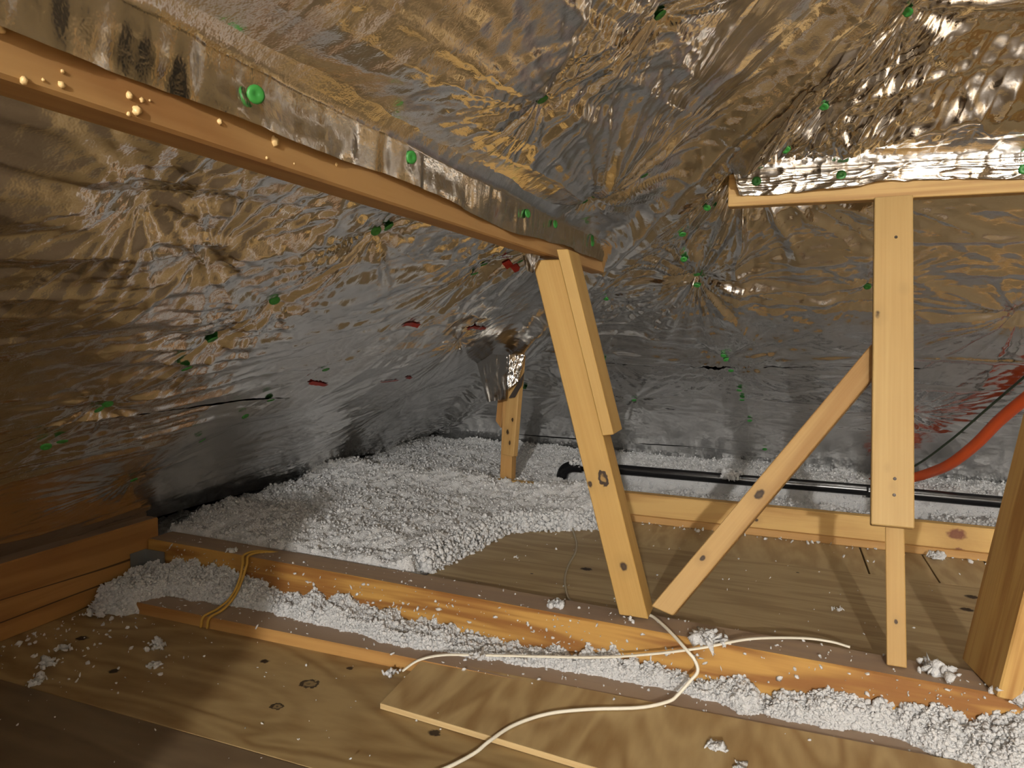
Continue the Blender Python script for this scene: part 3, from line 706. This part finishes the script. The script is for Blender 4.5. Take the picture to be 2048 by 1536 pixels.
o = mesh_np('torn_opening', [(-.962, 2.485, .53), (-.938, 2.49, .535), (-.915, 2.50, .58), (-.905, 2.505, .635), (-.962, 2.485, .635)], [[0, 1, 2, 3], [0, 3, 4, 4]][:1] , M_DARK, smooth=False)
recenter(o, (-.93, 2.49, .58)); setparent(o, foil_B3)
flap('foil_flap', [(-.555, 1.50, .972), (-.515, 1.515, .962), (-.535, 1.527, .925), (-.550, 1.525, .93)], 12, 12, .003, foil_L2, 'small foil tongue beside the strut head')

# green plastic cap nails
bm = bmesh.new(); prof = [(0, .0018), (.003, .0022), (.0042, .0032), (.0095, .0030), (.0122, .0018), (.0125, 0.0)]
seg = 14; ringv = []
cv = bm.verts.new((0, 0, prof[0][1]))
for (r, z) in prof[1:]: ringv.append([bm.verts.new((r * math.cos(2 * math.pi * k / seg), r * math.sin(2 * math.pi * k / seg), z)) for k in range(seg)])
for k in range(seg): bm.faces.new((cv, ringv[0][k], ringv[0][(k + 1) % seg]))
for a, b in zip(ringv, ringv[1:]):
    for k in range(seg): bm.faces.new((a[k], b[k], b[(k + 1) % seg], a[(k + 1) % seg]))
capm = bpy.data.meshes.new('nail_cap'); bm.to_mesh(capm); bm.free(); capm.materials.append(M_GREEN)
for p in capm.polygons: p.use_smooth = True
def cap(p, n, parent, tilt=.25, s=1.0):
    o = bpy.data.objects.new('nail_cap', capm); COL.objects.link(o)
    n = (Vector(n) + Vector((random.uniform(-tilt, tilt), random.uniform(-tilt, tilt), random.uniform(-tilt, tilt)))).normalized()
    o.matrix_basis = Matrix.Translation(Vector(p) + n * .002) @ n.to_track_quat('Z', 'Y').to_matrix().to_4x4() @ Matrix.Scale(s, 4)
    setparent(o, parent)
for (x, y) in CAPS_L:
    p = surf(np.array([x]), np.array([y]), 'L')[0]
    cap(p + np.array(NL) * .003, NL, foil_L1 if x < -1.16 else foil_L2 if x < -.53 else foil_L3, s=.76)
for (x, y) in CAPS_B:
    p = surf(np.array([x]), np.array([y]), 'B')[0]; s = sB(x, y)
    cap(p + np.array(NB) * .003, NB, foil_B1 if s < .135 else foil_B2 if s < .79 else foil_B3 if s < 1.56 else foil_B4, s=.8)
for (y, z) in ((.57, 1.024), (.88, 1.034), (1.36, 1.031), (1.546, 1.036), (1.88, 1.045), (1.885, 1.033)):
    cap((-.493, y, z), (1, -.25, 0), wrapL, .2, .74)
for (x, z) in ((-.072, 1.166), (.116, 1.168), (.475, 1.157)):
    cap((x, 1.8465 - .0222 * (x + .138), z), (0, -1, 0), wrapR, .1, .9)

# red ink dashes printed on the left sheets
def dash(a, b, wd, parent, side='L'):
    (x0, y0), (x1, y1) = a, b; t = np.linspace(0, 1, 12); L_ = math.hypot(x1 - x0, y1 - y0)
    px, py = -(y1 - y0) / L_, (x1 - x0) / L_; rows = []
    for k in (-1, 0, 1):
        x = x0 + (x1 - x0) * t + px * wd * k * .5; y = y0 + (y1 - y0) * t + py * wd * k * .5
        rows.append(surf(x, y, side) + np.array(NL if side == 'L' else NB) * .0025)
    V = np.array(rows); o = mesh_np('red_mark', V.reshape(-1, 3), grid_faces(3, 12), M_RED); recenter(o, V[1, 5]); setparent(o, parent)
dash((-.869, 1.504), (-.869, 1.579), .012, foil_L2); dash((-.888, 1.929), (-.886, 2.07), .012, foil_L2)
dash((-.635, 1.584), (-.641, 1.668), .016, foil_L2); dash((-1.086, 1.423), (-1.103, 1.512), .012, foil_L2)
dash((-1.128, 1.818), (-1.133, 1.93), .006, foil_L2); dash((-1.130, 1.981), (-1.14, 2.031), .010, foil_L2)

# ------------------------------------------------------------------ pipe, conduit, wires
pp = empty('drain_pipe', (-.87, 2.95, .15), 'black plastic pipe lying on the insulation along the back eave', 'pipe')
tube('pipe_run', [(-.80, 2.95, .196), (-.1, 2.95, .198), (.3, 2.95, .201), (.9, 2.95, .200), (1.9, 2.95, .205)], .0215, M_BLACK, pp, seg=18, n=4)
tube('pipe_elbow', [(-.79, 2.95, .193), (-.84, 2.95, .190), (-.872, 2.95, .170), (-.884, 2.95, .13), (-.886, 2.95, .08)], .0255, M_BLACK, pp, seg=18, n=5)
tube('pipe_coupling', [(.33, 2.95, .1975), (.345, 2.95, .1975), (.36, 2.95, .1975)], .0245, M_BLACK, pp, seg=18, n=2)
tag(tube('flexible_conduit', [(.38, 3.27, .17), (.45, 3.24, .19), (.526, 3.2, .219), (.57, 3.12, .258), (.611, 3.0, .317), (.659, 2.88, .411), (.695, 2.75, .518), (.735, 2.60, .62), (.80, 2.35, .78)], .0195, M_ORANGE, seg=14),
    'thick orange flexible conduit sweeping up behind the upright at right', 'conduit')
tag(tube('cable', [(.40, 3.20, .19), (.507, 3.08, .285), (.581, 2.88, .420), (.647, 2.68, .568), (.684, 2.5, .675), (.74, 2.25, .83)], .004, M_WIRE),
    'thin dark green wire rising beside the orange conduit', 'cable')
tag(tube('cable', [(-.768, 1.343, .020), (-.737, 1.364, .042), (-.69, 1.388, .052), (-.618, 1.41, .056), (-.473, 1.441, .066), (-.339, 1.453, .084), (-.23, 1.452, .112), (-.129, 1.456, .142), (-.033, 1.505, .158),
     (.066, 1.566, .152), (.126, 1.585, .147), (.163, 1.575, .146)], .0042, M_CABLE, flat=.6), 'stiff white cable offcut laid from the near joist over the long beam', 'cable')
tag(tube('cable', [(-.262, 1.585, .143), (-.24, 1.565, .145), (-.197, 1.501, .147), (-.158, 1.451, .138), (-.137, 1.443, .12), (-.13, 1.437, .1), (-.144, 1.43, .08), (-.165, 1.417, .054), (-.182, 1.402, .043),
     (-.234, 1.370, .0355), (-.329, 1.330, .032), (-.403, 1.290, .0275), (-.456, 1.233, .0225), (-.483, 1.172, .0175), (-.500, 1.138, .009), (-.537, 1.078, .0045), (-.60, 1.0, .0045), (-.68, .95, .0045)], .0036, M_CABLE),
    'long white cable curling from the strut foot across the plywood strip', 'cable')
tag(tube('cable', [(-.63, 2.25, .13), (-.62, 2.218, .125), (-.575, 2.1, .1235), (-.552, 2.003, .1235), (-.539, 1.887, .1235), (-.519, 1.786, .1235), (-.496, 1.716, .1235), (-.469, 1.65, .1235), (-.44, 1.61, .13)], .0030, M_CABLE2),
    'thin grey wire lying on the back plywood beside the leaning strut', 'cable')
tw = empty('twine', (-1.384, 1.586, .14), 'doubled yellow twine looped over the long beam near its left end', 'twine')
for dx in (0, .017):
    tube('strand', [(-1.34 + dx, 1.625, .135), (-1.384 + dx, 1.586, .1445), (-1.392 + dx, 1.54, .146), (-1.372 + dx * .8, 1.512, .13), (-1.366 + dx * .5, 1.49, .09), (-1.368 + dx * .6, 1.46, .055), (-1.376 + dx, 1.42, .037), (-1.382 + dx * 1.2, 1.378, .031), (-1.386 + dx * 1.2, 1.372, .004)], .0036, M_YELLOW, tw)

# ------------------------------------------------------------------ blown-in insulation
ico = []
t_ = (1 + 5 ** .5) / 2
ICV = np.array([(-1, t_, 0), (1, t_, 0), (-1, -t_, 0), (1, -t_, 0), (0, -1, t_), (0, 1, t_), (0, -1, -t_), (0, 1, -t_), (t_, 0, -1), (t_, 0, 1), (-t_, 0, -1), (-t_, 0, 1)]) / math.hypot(1, t_)
ICF = np.array([(0, 11, 5), (0, 5, 1), (0, 1, 7), (0, 7, 10), (0, 10, 11), (1, 5, 9), (5, 11, 4), (11, 10, 2), (10, 7, 6), (7, 1, 8), (3, 9, 4), (3, 4, 2), (3, 2, 6), (3, 6, 8), (3, 8, 9), (4, 9, 5), (2, 4, 11), (6, 2, 10), (8, 6, 7), (9, 8, 1)])
def clumps(P, R, stretch=.55, jit=.35, rng=RNG):
    """crumpled flakes: N centres and radii -> verts, tris"""
    n = len(P)
    q = rng.normal(size=(n, 4)); q /= np.linalg.norm(q, axis=1)[:, None]
    w_, x_, y_, z_ = q.T
    Rm = np.stack([1 - 2 * (y_ ** 2 + z_ ** 2), 2 * (x_ * y_ - z_ * w_), 2 * (x_ * z_ + y_ * w_), 2 * (x_ * y_ + z_ * w_), 1 - 2 * (x_ ** 2 + z_ ** 2), 2 * (y_ * z_ - x_ * w_),
                   2 * (x_ * z_ - y_ * w_), 2 * (y_ * z_ + x_ * w_), 1 - 2 * (x_ ** 2 + y_ ** 2)], -1).reshape(n, 3, 3)
    sc = np.exp(np.clip(rng.normal(size=(n, 3)), -1.5, 1.3) * stretch * .6) * R[:, None]
    v = ICV[None] * (1 + rng.uniform(-jit, jit, size=(n, 12, 1))) * sc[:, None, :]
    v = np.einsum('nij,nkj->nki', Rm, v) + P[:, None, :]
    f = ICF[None] + (np.arange(n) * 12)[:, None, None]
    return v.reshape(-1, 3), f.reshape(-1, 3)

EX_Y = [1.55, 1.65, 2.12, 2.17, 2.29, 2.36, 2.44, 2.452, 2.50, 2.52, 3.9]; EX_X = [-.900, -.892, -.828, -.77, -.555, -.52, -.50, -.49, -.49, 1.9, 1.9]
def hfield(X, Y):
    ex = np.interp(Y, EX_Y, EX_X) + (.006 + .03 * (Y > 2.1)) * (vn(X * 16, Y * 16, 31) + .6 * vn(X * 41, Y * 41, 39))
    ed = sstep((ex - X) / .04)
    Hh = .180 + .014 * vn(X * 2.2, Y * 2.2, 32) + .012 * vn(X * 6, Y * 6, 33) + .010 * vn(X * 15, Y * 15, 38) + .05 * np.exp(-((Y - 2.46) / .1) ** 2) * (X < -.4)
    Hh = Hh - .028 * sstep((1.80 - Y) / .16)
    Hh = np.where(Y > 2.5, Hh - .046 * sstep((X + 1.0) / .3) * (1 - sstep((Y - 2.98) / .06)) + .012 * sstep((Y - 3.0) / .1), Hh) - .02 * np.exp(-((Y - 2.95) / .05) ** 2) * (X > -.92)
    h = .095 + (Hh - .095) * ed
    h = h - .085 * sstep((-1.815 - X + .02 * vn(Y * 9, X * 0, 34)) / .055) - .05 * sstep((Y - 3.42) / .1)
    h = h - .14 * sstep((1.662 - .034 * (X + 1.66) - Y) / .02)
    rough_ = .012 * ridge(X * 24, Y * 24, 35) + .008 * ridge(X * 52, Y * 52, 36) + .004 * vn(X * 120, Y * 120, 37)
    return h + (rough_ - .012) * (.6 + .4 * ed)
gx = np.arange(-2.05, 1.5, .0072); gy = np.arange(1.61, 3.62, .0072)
GX, GY = np.meshgrid(gx, gy, indexing='ij'); GZ = hfield(GX, GY)
V1 = np.stack([GX + .004 * vn(GX * 70, GY * 70, 41), GY + .004 * vn(GX * 70, GY * 70, 42), GZ], -1)
F1 = grid_faces(*GX.shape)
keep = (GZ.ravel()[F1] > .088).any(1) | (GX.ravel()[F1[:, 0]] < -1.5)
F1 = F1[keep]
def scatter(V, F, n, ymax=9.0):
    """n points spread over the faces by area"""
    A, B_, C_ = V[F[:, 0]], V[F[:, 1]], V[F[:, 2]]
    ar = np.linalg.norm(np.cross(B_ - A, C_ - A), axis=1); i = RNG.choice(len(F), n, p=ar / ar.sum())
    u = RNG.random(n); v = RNG.random(n); k_ = u + v > 1; u[k_] = 1 - u[k_]; v[k_] = 1 - v[k_]
    return A[i] + (B_ - A)[i] * u[:, None] + (C_ - A)[i] * v[:, None]
V1 = V1.reshape(-1, 3)
P = scatter(V1, np.concatenate([F1[:, [0, 1, 2]], F1[:, [0, 2, 3]]]), 62000)
P = P[(P[:, 2] > .108) & (P[:, 0] < 1.1)]
P[:, 2] += RNG.uniform(-.001, .005, len(P)); P[:, :2] += RNG.normal(size=(len(P), 2)) * .002
R = .0018 + .0046 * RNG.random(len(P)) ** 3
ny = 4200                                                  # shaggy front of the heap spilling onto the plywood
wy = RNG.uniform(1.68, 2.44, ny); wx_ = np.interp(wy, EX_Y, EX_X) + RNG.normal(size=ny) * .014
wz = .119 + .062 * RNG.random(ny) ** 1.3; wx_ = wx_ - .35 * (wz - .119)
P = np.concatenate([P, np.stack([wx_, wy, wz], -1)]); R = np.concatenate([R, .0025 + .0065 * RNG.random(ny) ** 2])
V2, F2 = clumps(P, R)
F1t = np.concatenate([F1[:, [0, 1, 2]], F1[:, [0, 2, 3]]])
V1 = V1.reshape(-1, 3)
o = mesh_np('loose_insulation', np.concatenate([V1, V2]), np.concatenate([F1t, F2 + len(V1)]), M_WHITE, smooth=True)
recenter(o, (-1.2, 2.3, .16)); tag(o, 'deep bed of white blown fibreglass insulation filling the eaves behind the beam', 'insulation', kind='stuff')

# narrow drift between the near joist and the long beam
UX = [-1.75, -1.582, -1.452, -1.26, -1.033, -.912, -.74, -.54, -.417, -.299, -.08, .07, .217, .34, .445, .8, 1.6]
UZ = [.06, .085, .085, .052, .070, .058, .036, .032, .052, .058, .045, .048, .078, .064, .078, .07, .07]
LX = [-1.75, -1.635, -1.585, -1.307, -.972, -.809, -.689, -.511, -.342, -.126, -.025, .159, .246, .318, .386, .7, 1.6]
LY = [1.32, 1.34, 1.440, 1.462, 1.439, 1.412, 1.430, 1.449, 1.468, 1.464, 1.430, 1.452, 1.455, 1.411, 1.378, 1.38, 1.40]
def hdrift(X, Y):
    yb_ = 1.552 - .034 * (X + 1.66)
    top = np.interp(X, UX, UZ) + .014 * vn(X * 22, Y * 0, 52) + .010 * vn(X * 47, Y * 0, 53)
    ly = np.interp(X, LX, LY) + .010 * vn(X * 24, Y * 0, 54)
    f = (Y - ly) / (yb_ - ly)
    base = np.where(Y > 1.375, .029, -.002)
    e = sstep(f * 3.5)
    h = base - .012 + (np.clip(top, .034, 1) - base) * (.30 * e + .70 * np.clip(f, 0, 1) ** .8) + .022 * e
    r_ = .012 * ridge(X * 30, Y * 30, 55) + .009 * ridge(X * 66, Y * 66, 56) + .005 * vn(X * 110, Y * 110, 57)
    return np.where(f < -.05, base - .02, h + (r_ - .010) * sstep(f * 5)), f
gx = np.arange(-1.76, 1.2, .005); gy = np.arange(1.30, 1.60, .005)
GX, GY = np.meshgrid(gx, gy, indexing='ij'); GZ, FF = hdrift(GX, GY)
yb_ = 1.552 - .034 * (GX + 1.66); GYc = np.minimum(GY, yb_ + .004)
V1 = np.stack([GX + .003 * vn(GX * 80, GY * 80, 61), GYc, GZ], -1).reshape(-1, 3)
F1 = grid_faces(*GX.shape); ff = FF.ravel()
F1 = F1[(ff[F1] > -.02).any(1) & (ff[F1] < 1.12).any(1)]
P = scatter(V1, np.concatenate([F1[:, [0, 1, 2]], F1[:, [0, 2, 3]]]), 30000)
P = P[(P[:, 0] < .95) & (P[:, 2] > np.where(P[:, 1] > 1.378, .028, -.001))]
P[:, 2] += RNG.uniform(-.001, .006, len(P)); cx = P
V2, F2 = clumps(P, .0015 + .0042 * RNG.random(len(cx)) ** 3)
F1t = np.concatenate([F1[:, [0, 1, 2]], F1[:, [0, 2, 3]]])
o = mesh_np('loose_insulation', np.concatenate([V1, V2]), np.concatenate([F1t, F2 + len(V1)]), M_WHITE, smooth=True)
recenter(o, (-.5, 1.48, .05)); tag(o, 'narrow drift of white fluff heaped against the front of the long beam', 'insulation', kind='stuff')

# crumbs scattered over timber and boards
def speck(P, R): return clumps(np.array(P), np.array(R), stretch=1.1, jit=.4)
PS, RS = [], []
for _ in range(420):
    x = random.uniform(-1.7, .6); yb0 = 1.552 - .034 * (x + 1.66); z = .05 + .085 * random.random()
    PS.append((x, yb0 - .001, z)); RS.append(random.choice((.0010, .0014, .002, .003)))
for _ in range(160):
    x = random.uniform(-1.7, .6); PS.append((x, 1.6 - .034 * (x + 1.66) - random.uniform(0, .085) + .045, .1405)); RS.append(random.choice((.001, .0016, .0026)))
for _ in range(130):
    PS.append((random.uniform(-1.7, .6), random.uniform(1.38, 1.46), .031)); RS.append(random.choice((.0012, .0018, .003)))
for _ in range(170):
    PS.append((random.uniform(-1.75, .3), random.uniform(.75, 1.38), .001 if random.random() < .8 else .014)); RS.append(random.choice((.0009, .0012, .0018)))
for _ in range(120):
    x = -1.75 + .5 * random.random() ** 2; PS.append((x, random.uniform(1.0, 1.37), .002)); RS.append(random.choice((.0012, .0018, .003, .004)))
for _ in range(90):
    PS.append((random.uniform(-.85, .6), random.uniform(1.62, 2.42), .1215)); RS.append(random.choice((.001, .0015, .0025)))
for _ in range(80):
    PS.append((random.uniform(-.5, .7), random.uniform(2.40, 2.445), .122)); RS.append(random.choice((.0015, .003, .004)))
V, F = speck(PS, RS)
o = mesh_np('insulation_crumbs', V, F, M_WHITE); recenter(o, (-.5, 1.5, .05))
tag(o, 'tiny white insulation crumbs scattered over beams and plywood', 'insulation', kind='stuff')

def tuft(p, r, n, label, flat=.5):
    p = np.array(p); q = RNG.normal(size=(n, 3)) * np.array([r * .5, r * .5, r * .5 * flat]); q[:, 2] = np.abs(q[:, 2]) + r * .06
    V, F = clumps(p + q, r * (.12 + .2 * RNG.random(n)), stretch=1.1, jit=.45)
    o = mesh_np('insulation_tuft', V, F, M_WHITE); recenter(o, p)
    tag(o, label, 'insulation', 'loose insulation tufts')
TUFTS = [((-1.60, 1.16, 0), .016, 22, 'small white tuft on the shaded floor beside the dark left knot'),
         ((-1.56, 1.09, 0), .020, 30, 'ragged white tuft on the floor at the far left'),
         ((-1.50, 1.02, 0), .018, 26, 'round white tuft on the floor, lowest at the left'),
         ((-1.40, 1.25, 0), .022, 26, 'flat white tuft on the floor below the yellow twine'),
         ((-1.33, 1.17, 0), .016, 14, 'wispy tuft on the floor between the two left knots'),
         ((-1.70, 1.335, .005), .026, 40, 'white tuft in the corner at the foot of the heavy beam'),
         ((-.113, 1.50, .143), .030, 60, 'fluffy clump under the white cable on the long beam'),
         ((.315, 1.535, .14), .028, 40, 'tuft lying at the foot of the upright strut'),
         ((.44, 1.475, .135), .030, 44, 'tuft clinging to the corner of the leaning post foot'),
         ((-.080, 1.30, .026), .017, 26, 'tuft on the plywood strip near the bottom right'),
         ((-.035, 1.262, .022), .014, 20, 'smaller tuft on the plywood strip at the bottom right'),
         ((-.16, 2.95, .205), .040, 70, 'big fluffy clump sitting on the black pipe'),
         ((-.80, 2.93, .205), .030, 26, 'shred of fluff hanging on the black pipe elbow'),
         ((.475, 2.425, .12), .026, 40, 'tuft at the foot of the back joist below its knots'),
         ((.16, 1.85, .12), .012, 16, 'single tuft on the bare back plywood'),
         ((-.70, 1.90, .12), .008, 8, 'white chip on the back plywood left of the grey wire'),
         ((-.475, 1.555, .14), .020, 26, 'tuft on top of the long beam at the end of the grey wire'),
         ((-.610, 1.40, .056), .014, 18, 'tuft caught on the white cable over the near joist'),
         ((-.80, 1.352, .002), .016, 16, 'tuft by the left tip of the stiff white cable'),
         ((-.29, 1.532, .14), .012, 12, 'tuft in front of the leaning strut foot'),
         ((-1.46, 1.565, .14), .016, 22, 'tuft on the long beam left of the yellow twine')]
for p, r, n, lab in TUFTS: tuft(p, r, n, lab)
